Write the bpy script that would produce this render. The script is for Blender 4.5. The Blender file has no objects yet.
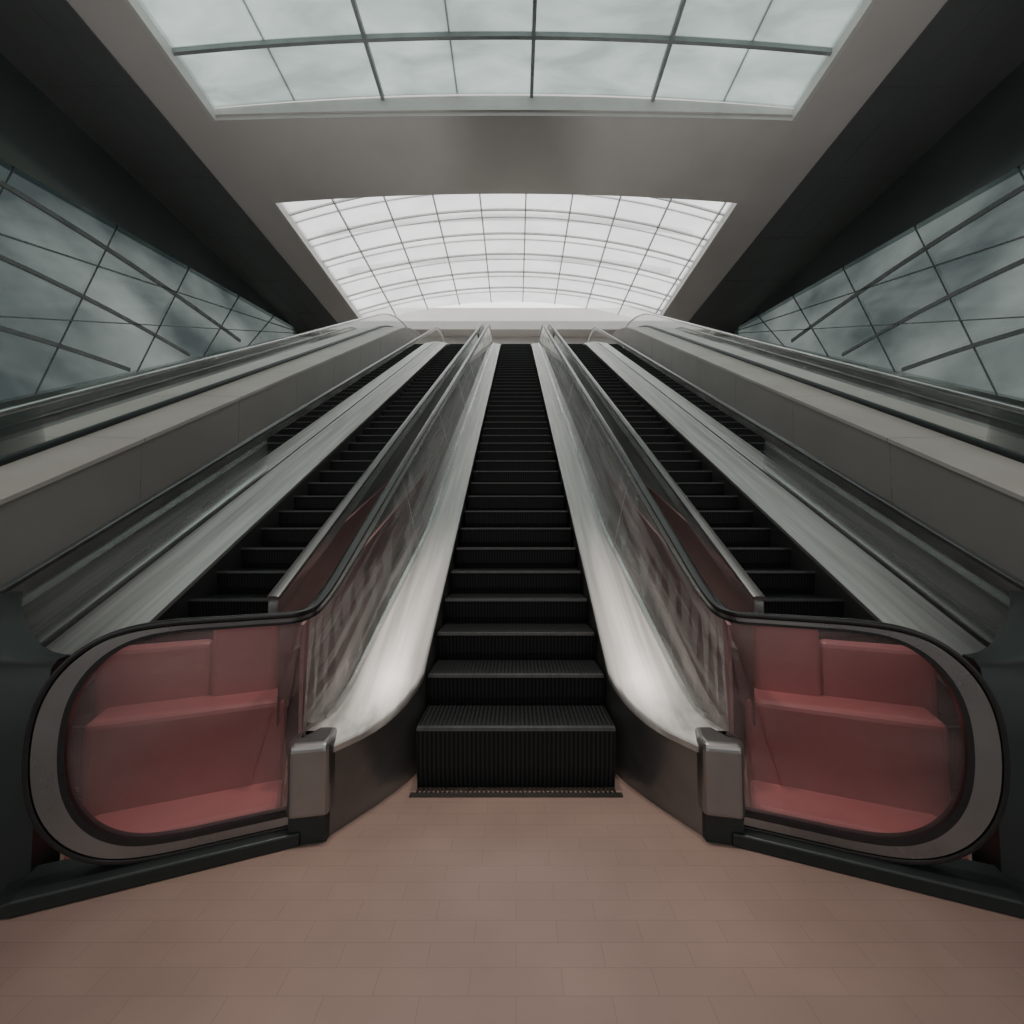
import bpy, bmesh, math
from mathutils import Vector

SC = bpy.context.scene
# ------------------------------------------------------------------ materials
def new_mat(name):
    m = bpy.data.materials.new(name); m.use_nodes = True
    nt = m.node_tree
    for n in list(nt.nodes): nt.nodes.remove(n)
    out = nt.nodes.new('ShaderNodeOutputMaterial')
    return m, nt, out

def N(nt, t, **kw):
    n = nt.nodes.new(t)
    for k, v in kw.items(): setattr(n, k, v)
    return n

def coords(nt, scale=(1,1,1), rot=(0,0,0)):
    tc = N(nt, 'ShaderNodeTexCoord'); src = tc.outputs['Object']
    if any(rot):
        m0 = N(nt, 'ShaderNodeMapping'); m0.inputs['Rotation'].default_value = rot
        nt.links.new(src, m0.inputs['Vector']); src = m0.outputs['Vector']
    mp = N(nt, 'ShaderNodeMapping'); mp.inputs['Scale'].default_value = scale
    nt.links.new(src, mp.inputs['Vector'])
    return mp.outputs['Vector']

def ramp(nt, fac, p0, c0, p1, c1):
    r = N(nt, 'ShaderNodeValToRGB')
    r.color_ramp.elements[0].position = p0; r.color_ramp.elements[0].color = (*c0, 1)
    r.color_ramp.elements[1].position = p1; r.color_ramp.elements[1].color = (*c1, 1)
    nt.links.new(fac, r.inputs['Fac'])
    return r.outputs['Color']

INC = (math.radians(-30), 0, 0)
def simple(name, c0, c1=None, rough=0.5, metal=0.0, nscale=(3,3,3), rot=(0,0,0), spec=0.5, rvar=0.0):
    m, nt, out = new_mat(name)
    b = N(nt, 'ShaderNodeBsdfPrincipled')
    b.inputs['Roughness'].default_value = rough
    b.inputs['Metallic'].default_value = metal
    b.inputs['Specular IOR Level'].default_value = spec
    no = N(nt, 'ShaderNodeTexNoise'); no.inputs['Scale'].default_value = 1.0
    no.inputs['Detail'].default_value = 6
    nt.links.new(coords(nt, nscale, rot), no.inputs['Vector'])
    c1 = c1 or c0
    nt.links.new(ramp(nt, no.outputs['Fac'], .3, c0, .7, c1), b.inputs['Base Color'])
    if rvar:
        mr = N(nt, 'ShaderNodeMapRange')
        mr.inputs['To Min'].default_value = max(0, rough - rvar); mr.inputs['To Max'].default_value = rough + rvar
        nt.links.new(no.outputs['Fac'], mr.inputs['Value']); nt.links.new(mr.outputs['Result'], b.inputs['Roughness'])
    nt.links.new(b.outputs['BSDF'], out.inputs['Surface'])
    return m

M = {}
M['plaster'] = simple('plaster_taupe', (.63,.60,.585), (.69,.66,.645), .75, nscale=(.6,.6,.6))
M['trimlight'] = simple('trim_light', (.68,.66,.64), (.74,.72,.70), .5)
M['deck'] = simple('brushed_aluminium', (.42,.40,.385), (.69,.66,.64), .42, .6, nscale=(22,.7,22), rot=INC, rvar=.12)
M['stone'] = simple('parapet_cladding', (.40,.37,.355), (.47,.44,.42), .35, .2, nscale=(.6,.8,.8))
M['coping'] = simple('coping_stone', (.58,.53,.49), (.68,.63,.59), .5, nscale=(1.5,1.5,1.5))
M['steel'] = simple('steel', (.50,.51,.50), (.74,.74,.73), .25, .92, nscale=(6,2,6), rot=INC, rvar=.07)
M['nosemetal'] = simple('newel_band_metal', (.20,.20,.20), (.36,.35,.345), .28, .9, nscale=(2,2,2), rvar=.06)
M['skirt'] = simple('skirt_steel', (.16,.165,.165), (.30,.30,.295), .3, .8, nscale=(3,.7,3), rot=INC, rvar=.06)
M['rubber'] = simple('black_rubber', (.012,.012,.013), (.018,.018,.018), .25)
M['rail2'] = simple('grey_rubber', (.12,.12,.12), (.17,.17,.168), .3, .5)
M['darkmetal'] = simple('dark_metal', (.025,.032,.032), (.038,.046,.046), .42, .5, nscale=(1,1,1), rvar=.05)
M['darktrough'] = simple('dark_trough', (.03,.032,.032), (.05,.052,.052), .3, .3)
M['trough'] = simple('trough_steel', (.20,.21,.21), (.38,.38,.37), .35, .6, nscale=(14,.6,14), rot=INC, rvar=.06)
M['between'] = simple('between_deck', (.24,.22,.215), (.48,.45,.43), .35, .4, nscale=(14,.6,14), rot=INC)
M['frame'] = simple('mullion_grey', (.28,.31,.31), (.34,.37,.37), .5, .2)
M['frame2'] = simple('mullion_pale', (.58,.60,.59), (.66,.68,.67), .5, .1)
M['sideframe'] = simple('side_window_frame', (.15,.175,.17), (.19,.21,.21), .6, .1)  # for bars that trace the mullions of the mirrored skylight
M['red'] = simple('red_paint', (.38,.11,.12), (.47,.15,.155), .38, nscale=(2,2,2))
M['rose'] = simple('rose_panel', (.42,.22,.22), (.56,.34,.335), .4, nscale=(6,.8,6), rot=INC)
M['comb'] = simple('comb_metal', (.08,.08,.075), (.14,.13,.12), .4, .8)

def steps_mat():
    m, nt, out = new_mat('step_ribbed')
    b = N(nt, 'ShaderNodeBsdfPrincipled'); b.inputs['Roughness'].default_value = .5
    b.inputs['Specular IOR Level'].default_value = .2
    w = N(nt, 'ShaderNodeTexWave', wave_type='BANDS', bands_direction='X')
    w.inputs['Scale'].default_value = 1.0
    nt.links.new(coords(nt, (15,15,15)), w.inputs['Vector'])
    nt.links.new(ramp(nt, w.outputs['Fac'], .25, (.005,.0055,.006), .75, (.019,.020,.021)), b.inputs['Base Color'])
    nt.links.new(b.outputs['BSDF'], out.inputs['Surface'])
    return m
M['step'] = steps_mat()
M['nose'] = simple('step_nosing', (.045,.046,.046), (.07,.07,.068), .4, .3, nscale=(40,5,5))

def glass_mat(name, tint, gloss, haze, hazecol, rough=.04, streak=(2,2,2), rot=(0,0,0), lo=.35, hi=.7, gcol=(.9,.93,.92), tint2=None):
    m, nt, out = new_mat(name)
    tr = N(nt, 'ShaderNodeBsdfTransparent'); tr.inputs['Color'].default_value = (*tint, 1)
    gl = N(nt, 'ShaderNodeBsdfGlossy'); gl.inputs['Roughness'].default_value = rough
    gl.inputs['Color'].default_value = (*gcol,1)
    df = N(nt, 'ShaderNodeBsdfDiffuse'); df.inputs['Color'].default_value = (*hazecol, 1)
    no = N(nt, 'ShaderNodeTexNoise'); no.inputs['Scale'].default_value = 1; no.inputs['Detail'].default_value = 5
    nt.links.new(coords(nt, streak, rot), no.inputs['Vector'])
    if tint2: nt.links.new(ramp(nt, no.outputs['Fac'], lo, tint2, hi, tint), tr.inputs['Color'])
    mr = N(nt, 'ShaderNodeMapRange'); mr.inputs['From Min'].default_value = lo; mr.inputs['From Max'].default_value = hi
    mr.inputs['To Min'].default_value = haze*.3; mr.inputs['To Max'].default_value = min(1, haze*1.7)
    nt.links.new(no.outputs['Fac'], mr.inputs['Value'])
    mx = N(nt, 'ShaderNodeMixShader'); nt.links.new(mr.outputs['Result'], mx.inputs['Fac'])
    nt.links.new(tr.outputs[0], mx.inputs[1]); nt.links.new(df.outputs[0], mx.inputs[2])
    fr = N(nt, 'ShaderNodeLayerWeight'); fr.inputs['Blend'].default_value = gloss
    m2 = N(nt, 'ShaderNodeMixShader'); nt.links.new(fr.outputs['Fresnel'], m2.inputs['Fac'])
    nt.links.new(mx.outputs[0], m2.inputs[1]); nt.links.new(gl.outputs[0], m2.inputs[2])
    nt.links.new(m2.outputs[0], out.inputs['Surface'])
    return m
M['glass'] = glass_mat('balustrade_glass', (.88,.88,.87), .32, .34, (.60,.56,.55), streak=(14,.5,14), rot=INC, lo=.4, hi=.62)  # pale diffuse streaks painted in for reflections along the incline
M['glass2'] = glass_mat('outer_balustrade_glass', (.84,.85,.84), .12, .20, (.50,.48,.47), streak=(12,.6,12), rot=INC)  # painted streaks here too, in place of strong mirror gloss
M['wingglass'] = glass_mat('newel_glass', (.84,.82,.82), .32, .28, (.44,.29,.29), rough=.07, streak=(1.2,1.2,3))  # pinkish diffuse haze painted in for reflections on the newel glass
M['railglass'] = glass_mat('railing_glass', (.66,.73,.72), .3, .10, (.36,.39,.39))
M['sidewin'] = glass_mat('tinted_window_glass', (.105,.118,.114), .25, .0, (.3,.33,.33), rough=.06, gcol=(.45,.5,.49), streak=(.3,.22,.4), tint2=(.026,.033,.033))  # dim uneven tint imitates the skylight mirrored in the side walls

def sky_glass(name, diff, trans, mixf, sc, lo=.68):
    m, nt, out = new_mat(name)
    tl = N(nt, 'ShaderNodeBsdfTranslucent'); tr = N(nt, 'ShaderNodeBsdfTransparent')
    no = N(nt, 'ShaderNodeTexNoise'); no.inputs['Scale'].default_value = 1; no.inputs['Detail'].default_value = 6
    no.inputs['Distortion'].default_value = .6
    nt.links.new(coords(nt, sc), no.inputs['Vector'])
    nt.links.new(ramp(nt, no.outputs['Fac'], .35, tuple(c*lo for c in diff), .68, diff), tl.inputs['Color'])
    nt.links.new(ramp(nt, no.outputs['Fac'], .35, tuple(c*lo for c in trans), .68, trans), tr.inputs['Color'])
    mx = N(nt, 'ShaderNodeMixShader'); mx.inputs['Fac'].default_value = mixf
    nt.links.new(tr.outputs[0], mx.inputs[1]); nt.links.new(tl.outputs[0], mx.inputs[2])
    nt.links.new(mx.outputs[0], out.inputs['Surface'])
    return m
M['sky1'] = sky_glass('frosted_glass_near', (.33,.39,.375), (.29,.345,.33), .6, (.45,1.1,1), .6)
M['sky2'] = sky_glass('frosted_glass_far', (.78,.80,.79), (.72,.74,.73), .6, (.4,.8,1), .82)
M['facade'] = glass_mat('facade_glass', (.33,.33,.325), .1, .0, (.4,.4,.4))  # pane of the added facade, tinted to set the fill daylight

def floor_mat():
    m, nt, out = new_mat('floor_tiles')
    b = N(nt, 'ShaderNodeBsdfPrincipled'); b.inputs['Roughness'].default_value = .42
    br = N(nt, 'ShaderNodeTexBrick'); br.inputs['Scale'].default_value = 1
    br.inputs['Brick Width'].default_value = .25; br.inputs['Row Height'].default_value = .078
    br.inputs['Mortar Size'].default_value = .0013; br.inputs['Mortar Smooth'].default_value = .5
    br.inputs['Color1'].default_value = (.262,.180,.152,1); br.inputs['Color2'].default_value = (.278,.191,.161,1)
    br.inputs['Mortar'].default_value = (.20,.135,.113,1)
    c = coords(nt)
    nt.links.new(c, br.inputs['Vector'])
    no = N(nt, 'ShaderNodeTexNoise'); no.inputs['Scale'].default_value = 2.2; no.inputs['Detail'].default_value = 7
    nt.links.new(c, no.inputs['Vector'])
    mx = N(nt, 'ShaderNodeMix', data_type='RGBA', blend_type='MULTIPLY'); mx.inputs[0].default_value = 1
    nt.links.new(br.outputs['Color'], mx.inputs[6])
    nt.links.new(ramp(nt, no.outputs['Fac'], .3, (.8,.8,.8), .7, (1,1,1)), mx.inputs[7])
    nt.links.new(mx.outputs[2], b.inputs['Base Color'])
    nt.links.new(b.outputs[0], out.inputs['Surface'])
    return m
M['floor'] = floor_mat()

def wall_mat():
    m, nt, out = new_mat('dark_reflective_cladding')
    b = N(nt, 'ShaderNodeBsdfPrincipled'); b.inputs['Roughness'].default_value = .16
    b.inputs['Metallic'].default_value = .85
    no = N(nt, 'ShaderNodeTexNoise'); no.inputs['Scale'].default_value = .35; no.inputs['Detail'].default_value = 2
    c = coords(nt); nt.links.new(c, no.inputs['Vector'])
    nt.links.new(ramp(nt, no.outputs['Fac'], .3, (.20,.25,.24), .7, (.28,.34,.33)), b.inputs['Base Color'])
    nt.links.new(b.outputs[0], out.inputs['Surface'])
    return m
M['wall'] = wall_mat()
M['soffit'] = simple('dark_soffit', (.105,.113,.113), (.13,.14,.14), .5, nscale=(.4,.4,.4))
M['paving'] = simple('paving', (.35,.33,.31), (.42,.40,.38), .8, nscale=(.4,.4,.4))  # light tone for the added bounce surface outside

# ------------------------------------------------------------------ mesh helpers
def finish(name, bm, mat, parent=None, smooth=False, bevel=0):
    bmesh.ops.remove_doubles(bm, verts=bm.verts, dist=1e-5)
    bmesh.ops.recalc_face_normals(bm, faces=bm.faces)
    me = bpy.data.meshes.new(name); bm.to_mesh(me); bm.free()
    ob = bpy.data.objects.new(name, me); SC.collection.objects.link(ob)
    for mm in (mat if isinstance(mat, list) else [mat]): me.materials.append(mm)
    if bevel:
        bv = ob.modifiers.new('bevel', 'BEVEL'); bv.width = bevel; bv.segments = 3; bv.limit_method = 'ANGLE'
    if smooth:
        for p in me.polygons: p.use_smooth = True
        try: me.set_sharp_from_angle(angle=math.radians(40))
        except Exception: pass
    if parent: ob.parent = parent
    return ob

def loft(bm, rings, closed=True, caps=True, mi=0):
    vs = [[bm.verts.new(p) for p in r] for r in rings]
    n = len(rings[0])
    for a, b in zip(vs, vs[1:]):
        for i in range(n if closed else n-1):
            j = (i+1) % n
            try: f = bm.faces.new((a[i], a[j], b[j], b[i])); f.material_index = mi
            except ValueError: pass
    if closed and caps and n > 2:
        for r in (vs[0], vs[-1]):
            f = bm.faces.new(r); f.material_index = mi
    return vs

def box(bm, x0, x1, y0, y1, z0, z1, mi=0):
    loft(bm, [[(x0,y0,z0),(x1,y0,z0),(x1,y1,z0),(x0,y1,z0)], [(x0,y0,z1),(x1,y0,z1),(x1,y1,z1),(x0,y1,z1)]], mi=mi)

def empty(name):
    e = bpy.data.objects.new(name, None); SC.collection.objects.link(e); return e

def smax(a, b, w):
    d = a-b
    if abs(d) >= w: return max(a, b)
    return b + (d+w)**2/(4*w)
def smin(a, b, w): return -smax(-a, -b, w)

# ------------------------------------------------------------------ incline
Y0, RUN, RISE, NST = 2.2, .28, .162, 45
ZN0 = .29
SL = RISE/RUN
YT = Y0 + RUN*(NST-1)
ZT = ZN0 + RISE*(NST-1)
def zn(y, wt=.5):
    return smin(ZN0 + SL*(y-Y0), ZT, wt)
def yrange(a, b, step=.12):
    n = max(2, int((b-a)/step)); return [a+(b-a)*i/n for i in range(n+1)]

def make_steps(xc, hw, parent):
    bm = bmesh.new()
    for k in range(NST):
        y = Y0 + RUN*k; z = ZN0 + RISE*k
        zb = z-RISE-.02 if k else 0.0
        prof = [(y+.03, zb), (y+.008, zb+(z-zb)*.35), (y, zb+(z-zb)*.8), (y-.004, z-.014)]
        nose = [(y-.004, z-.014), (y-.002, z), (y+.022, z+.001)]
        tread = [(y+.022, z+.001), (y+RUN+.03, z)]
        for pr, mi in ((prof, 0), (nose, 1), (tread, 0)):
            loft(bm, [[(xc-hw, a, b) for a, b in pr], [(xc+hw, a, b) for a, b in pr]], closed=False, mi=mi)
    finish('steps', bm, [M['step'], M['nose']], parent)
    bm = bmesh.new()
    box(bm, xc-hw-.02, xc+hw+.02, Y0-.055, Y0-.025, 0, .007)
    nt_ = 44
    for i in range(nt_):
        x = xc-hw + (i+.5)*2*hw/nt_
        box(bm, x-.005, x+.005, Y0-.03, Y0+.006, .0, .012)
    box(bm, xc-hw-.02, xc+hw+.02, YT+RUN+.0, YT+RUN+.3, ZT-.1, ZT+.02)
    finish('comb_plate', bm, M['comb'], parent)

def sweep_band(bm, inner, outer, lat, th, mi=0, far_mi=None):
    rings = []
    for a, b, l in zip(inner, outer, lat):
        a, b = Vector(a), Vector(b); l = Vector(l)
        rings.append([a-l*th, a+l*th, b+l*th, b-l*th])
    loft(bm, rings, mi=mi)
    if far_mi is not None:
        for f in bm.faces:
            if f.calc_center_median().y > 1.95: f.material_index = far_mi

def sweep_rail(bm, pts, lat, w, h, mi=0):
    rings = []
    n = len(pts)
    for i in range(n):
        p = Vector(pts[i]); t = (Vector(pts[min(i+1,n-1)]) - Vector(pts[max(i-1,0)])).normalized()
        l = Vector(lat[i]); l = (l - t*l.dot(t)).normalized()
        u = t.cross(l).normalized()
        ring = []
        for k in range(12):
            a = 2*math.pi*k/12
            ca, sa = math.cos(a), math.sin(a)
            ring.append(p + l*(w*math.copysign(abs(ca)**.6, ca)) + u*(h*math.copysign(abs(sa)**.6, sa)))
        rings.append(ring)
    loft(bm, rings, mi=mi)

def chaikin(p, it=2):
    for _ in range(it):
        q = [p[0]]
        for a, b in zip(p, p[1:]):
            a, b = Vector(a), Vector(b)
            q.append(a*.75+b*.25); q.append(a*.25+b*.75)
        q.append(p[-1]); p = q
    return [Vector(v) for v in p]

# ------------------------------------------------------------------ centre escalator
HX = .86
def lerp(a, b, u): u = max(0, min(1, u)); return a+(b-a)*u
def gx(y): return lerp(.84, .70, (y-2.0)/1.6)
def zrail(y): return smax(zn(y)+.70, .86, .10)
YEND = YT + 1.6
W0 = Vector((.84, 1.88, 0)); WD = Vector((.79, -.35, 0)).normalized(); WB = Vector((-WD.y, WD.x, 0))
if WB.y < 0: WB = -WB

def curve_pts(on, ot, ob, oi=None):
    if oi is None: oi = ot
    tn, zt, zb = .745+on, .845+ot, .12-ob
    zc, rz = (zt+zb)/2, (zt-zb)/2
    rt = .33 + on*.6
    P, L = [], []
    def w(t, z): return W0 + WD*t + Vector((0,0,z))
    for t in (0.0, .14, .28): P.append(w(t, zb)); L.append(WB)
    for k in range(13):
        a = -math.pi/2 + math.pi*k/12
        ca, sa = math.cos(a), math.sin(a)
        P.append(w(tn-rt + rt*math.copysign(abs(ca)**.8, ca), zc + rz*math.copysign(abs(sa)**.85, sa))); L.append(WB)
    for t in (.28, .14, .05): P.append(w(t, zt)); L.append(WB)
    P.append(Vector((HX, 1.93, zrail(1.93)-.015+ot*.9))); L.append(Vector((1,0.3,0)))
    for y in [2.03, 2.15, 2.3, 2.5] + yrange(2.8, YT-1.2, .8) + yrange(YT-1, YT+1, .2) + [YEND]:
        P.append(Vector((HX, y, zrail(y)-.015+lerp(ot, oi, (y-2.0)/.6)))); L.append(Vector((1,0,0)))
    return chaikin(P), chaikin(L)

def mirror(bm, s):
    if s < 0:
        for v in bm.verts: v.co.x = -v.co.x

esc = empty('escalator')
make_steps(0, .47, esc)

def deckz(y): return smax(zn(y)+.09, .36, .1)
def xin(y):
    if y > 2.4: return .49
    u = (2.4-y)/(2.4-1.88); return .49 + (.745-.49)*u**1.3
def xout(y):
    return gx(y) if y > 2.1 else .835 + .05*(2.1-y)/.2
def build_side(s):
    sd = 'left' if s < 0 else 'right'
    ys = [1.88, 1.94, 2.0, 2.06, 2.12, 2.18, 2.25, 2.33, 2.4, 2.5, 2.65] + yrange(2.8, YT-.8, .4) + yrange(YT-.7, YT+.8, .1) + [YEND]
    bm = bmesh.new(); rings = []
    for y in ys:
        x = xin(y); zb = max(0, zn(y)-.45)
        if y < 2.6: zb = 0
        rings.append([(x, y, zb), (x, y, deckz(y)-.01), (x+.02, y, deckz(y)-.01), (x+.02, y, zb)])
    loft(bm, rings); mirror(bm, s); finish('skirt_'+sd, bm, M['skirt'], esc, True)
    bm = bmesh.new(); rings = []
    for y in ys:
        z = deckz(y); a = xin(y)-.012; b = xout(y)
        rings.append([(a, y, z-.035), (a, y, z-.012), (a+.012, y, z), (a+(b-a)*.8, y, z+.025), (b, y, z+.025), (b, y, z-.035)])
    loft(bm, rings); mirror(bm, s); finish('inner_deck_'+sd, bm, M['deck'], esc, True)
    bm = bmesh.new()
    loft(bm, [[(xout(y)-.012,y,deckz(y)+.02),(xout(y)-.012,y,deckz(y)+.05),(xout(y)+.012,y,deckz(y)+.05),(xout(y)+.012,y,deckz(y)+.02)] for y in ys if y > 2.03])
    mirror(bm, s); finish('glazing_bead_'+sd, bm, M['steel'], esc)
    bm = bmesh.new()
    yb = [y for y in ys if y > 2.0]
    loft(bm, [[(xout(y)+.01,y,deckz(y)-.05),(xout(y)+.01,y,deckz(y)),(.93 if y < 2.6 else 1.09,y,deckz(y)+.01),(.93 if y < 2.6 else 1.09,y,deckz(y)-.05)] for y in yb])
    mirror(bm, s); finish('between_deck_'+sd, bm, M['between'], esc, True)
    bm = bmesh.new()
    loft(bm, [[(.93,y,.05),(.93,y,zn(y)+lerp(.62,.10,(y-2.15)/2.6)),(.945,y,zn(y)+lerp(.62,.10,(y-2.15)/2.6)),(.945,y,.05)] for y in yrange(2.02,4.8,.15)])
    mirror(bm, s); finish('infill_panel_'+sd, bm, M['rose'], esc)
    bm = bmesh.new()
    pl = [(.735,1.83),(.88,1.80),(.91,1.86),(.91,2.0),(.76,2.0),(.735,1.9)]
    loft(bm, [[(x,y,.10) for x,y in pl], [(x,y,.355) for x,y in pl], [(x*.95+.042,y*.95+.095,.385) for x,y in pl]])
    mirror(bm, s); finish('newel_cap_'+sd, bm, M['nosemetal'], esc, False, .02)
    bm = bmesh.new()
    pl2 = [(.745,1.845),(.88,1.815),(.90,1.86),(.90,2.0),(.76,2.0),(.745,1.9)]
    loft(bm, [[(x,y,0) for x,y in pl2], [(x,y,.10) for x,y in pl2]])
    mirror(bm, s); finish('newel_foot_'+sd, bm, M['darkmetal'], esc)
    bm = bmesh.new()
    gy = [1.92, 1.98, 2.05, 2.15, 2.25, 2.4, 2.6] + ys[11:]
    loft(bm, [[(xout(y), y, deckz(y)), (HX, y, zrail(y)-.02)] for y in gy], closed=False)
    mirror(bm, s); finish('balustrade_glass_'+sd, bm, M['glass'], esc)
    bm = bmesh.new()
    for y in yrange(3.4, YT, 1.4):
        g = gx(y)
        loft(bm, [[(g-.002,y,deckz(y)),(g+.004,y,deckz(y)),(g+.004,y+.005,deckz(y)),(g-.002,y+.005,deckz(y))],
                  [(HX-.002,y,zrail(y)),(HX+.004,y,zrail(y)),(HX+.004,y+.005,zrail(y)),(HX-.002,y+.005,zrail(y))]])
    mirror(bm, s); finish('glass_joints_'+sd, bm, M['between'], esc)
    bm = bmesh.new()
    P, L = curve_pts(0, 0, 0)
    nose = [p for p in P if (p-W0).dot(WD) > .0 and p.y < 1.93]
    vs = [bm.verts.new(p) for p in nose]; bm.faces.new(vs)
    mirror(bm, s); finish('newel_glass_'+sd, bm, M['wingglass'], esc)
    c0, L = curve_pts(0, 0, 0, -.03); c1, _ = curve_pts(.018, .010, .018, -.022); c2, _ = curve_pts(.085, .024, .05, .032)
    c3, _ = curve_pts(.097, .035, .062, .042)
    bm = bmesh.new(); sweep_band(bm, c0, c1, L, .022); mirror(bm, s); finish('gasket_'+sd, bm, M['rubber'], esc, True)
    bm = bmesh.new(); sweep_band(bm, c1, c2, L, .020, 0, 1); mirror(bm, s); finish('handrail_guide_'+sd, bm, [M['nosemetal'], M['steel']], esc, True)
    bm = bmesh.new(); sweep_rail(bm, c3, L, .024, .011); mirror(bm, s); finish('handrail_'+sd, bm, M['rubber'], esc, True)
    bm = bmesh.new(); rings = []
    for t in (0.02, .3, .6, .84, .9):
        f = .0 if t < .85 else .02
        p = W0 + WD*t
        a = p - WB*(.06-f); b = p + WB*.08
        rings.append([(a.x,a.y,0),(a.x,a.y,.05-f),(b.x,b.y,.075-f),(b.x,b.y,0)])
    loft(bm, rings); mirror(bm, s); finish('newel_base_'+sd, bm, M['darkmetal'], esc, False, .006)
for s in (-1, 1): build_side(s)

# ------------------------------------------------------------------ outer escalators
def outer(s):
    e = empty('escalator'); xc = 1.71
    make_steps(s*xc, .46, e)
    ys = [2.1, 2.3, 2.5, 2.8] + yrange(3.1, YT-.8, .5) + yrange(YT-.7, YT+.8, .1) + [YEND]
    def strip(name, prof, mat, y=ys, smooth=True, zlow=.2):
        bm = bmesh.new()
        loft(bm, [[(x, yy, max(zlow+dz if dz > -.3 else 0, zn(yy)+dz)) for x, dz in prof] for yy in y])
        mirror(bm, s); return finish(name, bm, mat, e, smooth)
    strip('skirt_inner', [(1.235,-.35),(1.235,.08),(1.25,.08),(1.25,-.35)], M['skirt'])
    strip('skirt_outer', [(2.17,-.35),(2.17,.1),(2.185,.1),(2.185,-.35)], M['skirt'])
    strip('inner_deck_near', [(1.09,.06),(1.09,.12),(1.20,.12),(1.255,.08),(1.255,.05)], M['deck'], y=[y for y in ys if y > 2.6])
    strip('inner_deck_far', [(2.165,.07),(2.165,.10),(2.20,.125),(2.46,.17),(2.50,.17),(2.50,.07)], M['deck'])
    strip('outer_deck_far', [(2.52,.04),(2.52,.20),(2.60,.22),(2.66,.20),(2.66,-.1),(2.60,-.1)], M['steel'])
    for nm, x, h, y_ in (('near',1.08,.70,[2.04]), ('far',2.51,.60,[])):
        yy = y_ + ys
        zz = lambda y: smax(zn(y)+h, .80, .1)
        bm = bmesh.new()
        loft(bm, [[(x, y, zn(y)+.1), (x, y, zz(y)-.01)] for y in ys], closed=False)
        mirror(bm, s); finish('balustrade_glass_'+nm, bm, M['glass'] if nm == 'near' else M['glass2'], e)
        bm = bmesh.new(); pts = [Vector((x, y, zz(y)+.02)) for y in yy]
        pts = pts + [Vector((x, YEND+.22*math.sin(a), zz(YEND)+.02-.35+.35*math.cos(a))) for a in [math.pi*k/8 for k in range(1,9)]]
        sweep_rail(bm, pts, [Vector((1,0,0))]*len(pts), .028, .014); mirror(bm, s)
        finish('handrail_'+nm, bm, M['rail2'], e, True)
        bm = bmesh.new()
        loft(bm, [[(x-.022, y, zz(y)-.065), (x+.022, y, zz(y)-.065), (x+.02, y, zz(y)+.006), (x-.02, y, zz(y)+.006)] for y in yy])
        mirror(bm, s); finish('handrail_guide_'+nm, bm, M['steel'], e, True)
    bm = bmesh.new()
    a = W0 + WD*.84 + WB*.05
    rings = []
    for i in range(17):
        t = 2.2*(i/16)**1.6
        q = min(1, t/.6); q = q*q*(3-2*q); d = .04 + 1.1*min(1, t/1.0)**1.3 + max(0, t-1)*.7
        p = a + WD*t
        h = .76 + .16*q
        rings.append([(p.x, p.y, 0), (p.x, p.y, h-.24), (p.x+.005, p.y+.03, h-.10), (p.x+.01, p.y+.04+d*.1, h-.03), (p.x+.015, p.y+.06+d*.3, h-.005), (p.x+.02, p.y+.08+d, h), (p.x+.02, p.y+.08+d, 0)])
    loft(bm, rings); mirror(bm, s); finish('base_cladding', bm, M['darkmetal'], e, True)
    strip('outer_trim', [(2.78,.28),(2.78,.33),(2.86,.33),(2.86,.28)], M['steel'])
    strip('outer_trim_low', [(3.06,.12),(3.06,.16),(3.12,.16),(3.12,.12)], M['steel'])
    strip('cable_trough', [(2.6,-.6),(2.6,.05),(3.32,.05),(3.32,-.6)], M['trough'])
    strip('truss_cladding', [(.9,-.7),(.9,-.36),(2.7,-.36),(2.7,-.7)], M['darktrough'], y=[y for y in ys if y > 3.2])
for s in (-1, 1): outer(s)

# ------------------------------------------------------------------ red stepped plinths behind newel glass
for s in (-1, 1):
    bm = bmesh.new()
    def lb(t0, t1, o0, o1, z0, z1):
        q = []
        for t, o in ((t0,o0),(t1,o0),(t1,o1),(t0,o1)):
            p = W0 + WD*t + WB*o; q.append((p.x, p.y))
        loft(bm, [[(x,y,z0) for x,y in q], [(x,y,z1) for x,y in q]])
    lb(.10, .78, .09, .36, 0, .09)
    lb(.10, .82, .32, .54, 0, .45)
    lb(.14, .42, .48, .58, 0, .80)
    lb(.42, .86, .52, .60, 0, .70)
    mirror(bm, s); finish('red_stepped_plinth', bm, M['red'], None, False, .03)

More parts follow.
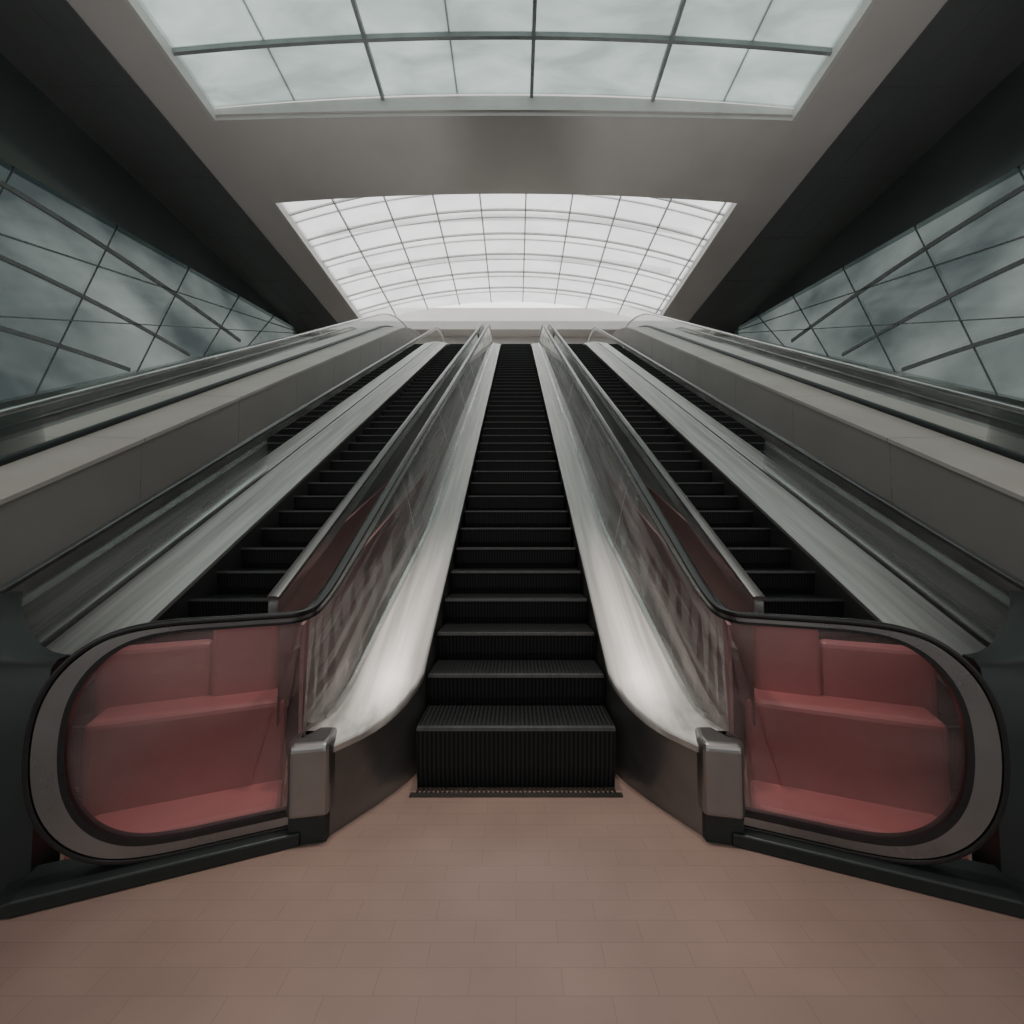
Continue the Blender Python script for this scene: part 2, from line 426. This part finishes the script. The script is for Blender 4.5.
# ------------------------------------------------------------------ parapets with glass railing
for s in (-1, 1):
    par = empty('parapet')
    ys = [1.2] + yrange(1.6, 12.5, .6) + yrange(12.7, 17, .2) + [26.9]
    def zp(y): return zn(y, 1.2)
    bm = bmesh.new(); loft(bm, [[(3.3,y,0),(3.3,y,zp(y)+.70),(3.9,y,zp(y)+.70),(3.9,y,0)] for y in ys]); mirror(bm, s)
    finish('cladding', bm, M['stone'], par)
    bm = bmesh.new(); loft(bm, [[(3.28,y,zp(y)+.70),(3.28,y,zp(y)+.735),(3.93,y,zp(y)+.75),(3.93,y,zp(y)+.70)] for y in ys]); mirror(bm, s)
    finish('coping', bm, M['coping'], par)
    bm = bmesh.new()
    for y in yrange(2.6, 15, 1.25):
        loft(bm, [[(3.298,y,zp(y)-.1),(3.298,y+.006,zp(y)-.1),(3.302,y+.006,zp(y)-.1),(3.302,y,zp(y)-.1)],[(3.298,y,zp(y)+.7),(3.298,y+.006,zp(y)+.7),(3.302,y+.006,zp(y)+.7),(3.302,y,zp(y)+.7)]])
        a, b = zp(y), zp(y+.006)
        loft(bm, [[(3.278,y,a+.70),(3.278,y,a+.736),(3.93,y,a+.751),(3.93,y,a+.70)],[(3.278,y+.006,b+.70),(3.278,y+.006,b+.736),(3.93,y+.006,b+.751),(3.93,y+.006,b+.70)]])
    mirror(bm, s); finish('joints', bm, M['between'], par)
    bm = bmesh.new(); loft(bm, [[(3.86,y,zp(y)+.74),(3.86,y,zp(y)+1.13)] for y in ys], closed=False); mirror(bm, s)
    finish('railing_glass', bm, M['railglass'], par)
    bm = bmesh.new(); pts = [Vector((3.86,y,zp(y)+1.15)) for y in ys]
    sweep_rail(bm, pts, [Vector((1,0,0))]*len(pts), .028, .022); mirror(bm, s)
    finish('railing_handrail', bm, M['steel'], par, True)
    bm = bmesh.new(); pts = [Vector((3.86,y,zp(y)+.77)) for y in ys]
    sweep_rail(bm, pts, [Vector((1,0,0))]*len(pts), .03, .03); mirror(bm, s)
    finish('railing_channel', bm, M['darkmetal'], par, True)
    yA, yB = 4.0, 13.4
    bm = bmesh.new()
    loft(bm, [[(3.94,y,zn(y)+.62),(4.20,y,zn(y)+.62),(4.20,y,zn(y)+.74),(4.18,y,zn(y)+.74),(4.18,y,zn(y)+.64),(3.94,y,zn(y)+.64)] for y in (yA,yB)])
    mirror(bm, s); finish('uplight_trough', bm, M['darkmetal'], par)  # trough added to dress the fill lamp
    ld = bpy.data.lights.new('uplight_lamp', 'AREA'); lo = bpy.data.objects.new('uplight_lamp', ld); SC.collection.objects.link(lo)  # added uplight, emitting face unseen from below, brightens the ceiling
    ld.shape = 'RECTANGLE'; ld.size = .14; ld.size_y = 10.4; ld.energy = 165; ld.color = (1,.97,.95)
    ym = (yA+yB)/2
    lo.location = (s*4.07, ym, zn(ym)+.70); lo.rotation_euler = (math.radians(180)+math.atan(SL), 0, 0); lo.parent = par

# ------------------------------------------------------------------ room shell
CZ = 13.2; WX = 12.8; OX0, OX1 = -8.8, 8.1; YB, YE = -7.0, 27.0
bm = bmesh.new(); box(bm, -WX-.3, WX+.3, YB-.3, YE+.3, -.3, 0); finish('floor', bm, M['floor'])
bm = bmesh.new(); box(bm, -3.29, 3.29, YT+RUN+.3, YE, ZT-.4, ZT); finish('landing_floor', bm, M['coping'])
bm = bmesh.new(); box(bm, -80, 80, -90, YB-.3, -.35, -.05); finish('ground', bm, M['paving'])  # unseen surface added to bounce daylight up to the ceiling
def wall(name, x0, x1, y0, y1, z0, z1, mat):
    bm = bmesh.new(); box(bm, x0, x1, y0, y1, z0, z1); finish(name, bm, mat)
WA, WBY = 4.0, 26.2  # slanted openings put in where the side walls mirror the skylight
def wbot(y): return -1.8+.5625*y
def wtop(y): return 8.6+.178*y
for s, nm, wn in ((-1,'wall_left','window_3'),(1,'wall_right','window_4')):
    bm = bmesh.new()
    def poly(yz):
        loft(bm, [[(s*WX,y,z) for y,z in yz], [(s*(WX+.3),y,z) for y,z in yz]])
    poly([(YB-.3,0),(WA,0),(WA,15),(YB-.3,15)])
    poly([(WBY,0),(YE+.3,0),(YE+.3,15),(WBY,15)])
    poly([(WA,0),(WBY,0),(WBY,wbot(WBY)),(WA,wbot(WA))])
    poly([(WA,wtop(WA)),(WBY,wtop(WBY)),(WBY,15),(WA,15)])
    finish(nm, bm, M['wall'])
    e = empty(wn)
    bm = bmesh.new(); X = s*(WX+.12)
    loft(bm, [[(X,WA,wbot(WA)),(X,WA,wtop(WA))],[(X,WBY,wbot(WBY)),(X,WBY,wtop(WBY))]], closed=False)
    finish('glass', bm, M['sidewin'], e)  # stands in for the skylight reflection on the wall
    bm = bmesh.new()
    def bar(y0, z0, y1, z1, h=.07, d=.06, curve=0):
        n = 10; R = []
        for i in range(n+1):
            u = i/n; y = y0+(y1-y0)*u; z = z0+(z1-z0)*u + curve*math.sin(math.pi*u)
            R.append([(s*(WX+.04),y,z-h),(s*(WX+.04+d),y,z-h),(s*(WX+.04+d),y,z+h),(s*(WX+.04),y,z+h)])
        loft(bm, R)
    bar(6, 9.4, 20.8, 10.25, .07, curve=.35)  # curved and slanted bars follow the mirrored skylight framing
    bar(6, 7.4, 17.6, 8.3, .06, curve=.35)
    bar(6, 5.2, 14.9, 6.7, .06, curve=.3)
    for u in (.36, .7):
        bar(WA, wbot(WA)*(1-u)+wtop(WA)*u, WBY, wbot(WBY)*(1-u)+wtop(WBY)*u, .018)
    for y in (9.0, 12.0, 15.2, 18.4, 21.4):
        bar(y, wbot(y), y+2.2, wtop(y+2.2), .018)
    finish('frame', bm, M['sideframe'], e)
wall('wall_front', -WX, WX, YE, YE+.3, 0, 15, M['plaster'])
bm = bmesh.new()
for x in yrange(-WX, WX, 3.2): box(bm, x-.06, x+.06, YB-.2, YB, 0, CZ)
for z in (0.0, 3.2, 8.0, CZ-.1): box(bm, -WX, WX, YB-.2, YB, z, z+.12)
finish('window_1', bm, M['frame'])  # unseen facade added behind the camera to let in frontal daylight
bm = bmesh.new(); loft(bm, [[(-WX,YB-.1,0),(WX,YB-.1,0)],[(-WX,YB-.1,CZ),(WX,YB-.1,CZ)]], closed=False)
finish('window_2', bm, M['facade'])

Y1A, Y1B, Y2A, Y2B = 3.5, 12.6, 15.9, 26.0  # near skylight edge set forward, out of view, to dim the foreground floor
xm, hw = (OX0+OX1)/2, (OX1-OX0)/2
def arch(x): return (1-((x-xm)/hw)**2)
xs = [OX0 + (OX1-OX0)*i/32 for i in range(33)]
def piece(name, mat, *boxes):
    bm = bmesh.new()
    for b in boxes: box(bm, *b)
    finish(name, bm, mat)
piece('ceiling_left', M['plaster'], (-10.1, OX0, YB, YE, CZ, CZ+.55))
piece('ceiling_right', M['plaster'], (OX1, 9.7, YB, YE, CZ, CZ+.55))
piece('ceiling', M['plaster'], (OX0, OX1, YB, Y1A, CZ, CZ+.5))
piece('ceiling_end', M['plaster'], (OX0, OX1, Y2B, YE, CZ, CZ+.5))
bm = bmesh.new()
loft(bm, [[(x,Y1B,CZ+.15*arch(x)),(x,Y2A,CZ+.36*arch(x)),(x,Y2A,CZ+.55+1.3*arch(x)),(x,Y1B,CZ+.45+.4*arch(x))] for x in xs])
finish('ceiling_beam', bm, M['plaster'], None, True)
piece('ceiling_soffit_left', M['soffit'], (-WX, -10.1, YB, YE, CZ-.05, CZ+.4))
piece('ceiling_soffit_right', M['soffit'], (9.7, WX, YB, YE, CZ-.05, CZ+.4))
bm = bmesh.new()
for x in (-11.0, -11.9, 10.6, 11.6): box(bm, x, x+.02, YB, YE, CZ-.06, CZ-.04)
for y in yrange(YB, YE, 3):
    box(bm, -WX, -10.1, y, y+.02, CZ-.06, CZ-.04); box(bm, 9.7, WX, y, y+.02, CZ-.06, CZ-.04)
finish('trim_3', bm, M['soffit'])
bm = bmesh.new()
for (a, b) in ((Y1A, Y1B), (Y2A, Y2B)):
    box(bm, OX0-.02, OX0+.10, a, b, CZ-.02, CZ+.28); box(bm, OX1-.10, OX1+.02, a, b, CZ-.02, CZ+.28)
loft(bm, [[(x,Y1B-.06,CZ+.15*arch(x)+.12),(x,Y1B,CZ+.15*arch(x)+.12),(x,Y1B,CZ+.3+.4*arch(x)),(x,Y1B-.06,CZ+.3+.4*arch(x))] for x in xs])
finish('trim_4', bm, M['trimlight'])

gxs = [OX0+.03 + (OX1-OX0-.06)*i/32 for i in range(33)]
def skylight(y0, y1, gm, fm, longx, transy, tw, th, sub, sw, rise):
    e = empty('skylight')
    zg = lambda x: CZ+.30+rise*arch(x)
    bm = bmesh.new()
    loft(bm, [[(x, y0, zg(x)), (x, y1, zg(x))] for x in gxs], closed=False)
    finish('glazing', bm, gm, e)
    bm = bmesh.new()
    for x in longx:
        z = zg(x); box(bm, x-tw/2, x+tw/2, y0, y1, z-th, z+.02)
    for y in transy:
        loft(bm, [[(x,y-tw/2,zg(x)-th),(x,y+tw/2,zg(x)-th),(x,y+tw/2,zg(x)+.02),(x,y-tw/2,zg(x)+.02)] for x in gxs])
    finish('mullions', bm, fm, e)
    bm = bmesh.new()
    for x in sub[0]:
        z = zg(x); box(bm, x-sw, x+sw, y0, y1, z+.02, z+.06)
    for y in sub[1]:
        loft(bm, [[(x,y-sw,zg(x)+.02),(x,y+sw,zg(x)+.02),(x,y+sw,zg(x)+.06),(x,y-sw,zg(x)+.06)] for x in gxs])
    finish('glazing_bars', bm, M['frame2'], e)
skylight(Y1A+.03, Y1B-.07, M['sky1'], M['frame'], [-3.85, .45, 3.95], [10.95-3.4*i for i in range(3)], .09, .12,
         ([-6.4,-1.7,6.0], [9.3-3.4*i for i in range(2)]), .02, .45)
skylight(Y2A+.03, Y2B-.03, M['sky2'], M['frame2'], [-7.0+1.85*i for i in range(9)], [16.9+1.5*i for i in range(6)], .05, .07,
         ([], [17.4+1.5*i for i in range(6)]), .03, 1.35)
e = empty('roof_truss')
bm = bmesh.new()
for y in [3.5, 8, 17.2, 20.2, 23.2]:
    loft(bm, [[(x,y-.1,CZ+1.7+.8*arch(x)),(x,y+.1,CZ+1.7+.8*arch(x)),(x,y+.1,CZ+1.9+.8*arch(x)),(x,y-.1,CZ+1.9+.8*arch(x))] for x in xs])
finish('arches', bm, M['frame2'], e)

for x in (-.9, .9):
    e = empty('hanging_spotlight')  # invented fill spots for a warm pool on the floor centre
    bm = bmesh.new()
    rings = []
    for z, r in ((13.195,.03),(13.1,.03),(13.08,.14),(12.85,.17),(12.83,.17)):
        rings.append([(x+r*math.cos(a), 2.0+r*math.sin(a), z) for a in [2*math.pi*k/20 for k in range(20)]])
    loft(bm, rings); finish('housing', bm, M['darkmetal'], e, True)  # housing added only to dress the fill spot
    ld = bpy.data.lights.new('spot_lamp', 'SPOT'); lo = bpy.data.objects.new('spot_lamp', ld); SC.collection.objects.link(lo)
    ld.energy = 2100; ld.color = (1,.90,.83); ld.spot_size = math.radians(20); ld.spot_blend = 1.0; ld.shadow_soft_size = .35
    lo.location = (x, 2.0, 12.78); lo.rotation_euler = (0, math.radians(4)*(1 if x>0 else -1), 0); lo.parent = e

# ------------------------------------------------------------------ world
w = bpy.data.worlds.new('overcast_sky'); SC.world = w; w.use_nodes = True
nt = w.node_tree
bg = nt.nodes['Background']
bg.inputs['Strength'].default_value = 2.8
tc = nt.nodes.new('ShaderNodeTexCoord'); no = nt.nodes.new('ShaderNodeTexNoise'); no.inputs['Scale'].default_value = 2.5
nt.links.new(tc.outputs['Generated'], no.inputs['Vector'])
cr = nt.nodes.new('ShaderNodeValToRGB')
cr.color_ramp.elements[0].position = .3; cr.color_ramp.elements[0].color = (.86,.88,.87,1)
cr.color_ramp.elements[1].position = .7; cr.color_ramp.elements[1].color = (1,.98,.96,1)
nt.links.new(no.outputs['Fac'], cr.inputs['Fac']); nt.links.new(cr.outputs['Color'], bg.inputs['Color'])

# ------------------------------------------------------------------ camera
cam = bpy.data.cameras.new('camera'); co = bpy.data.objects.new('camera', cam); SC.collection.objects.link(co)
cam.sensor_width = 36; cam.lens = 455/1024*36; cam.clip_start = .05
cam.shift_x = -4/1024
co.location = (0, 0, 1.2); co.rotation_euler = (math.radians(90+2.9), 0, 0)
SC.camera = co
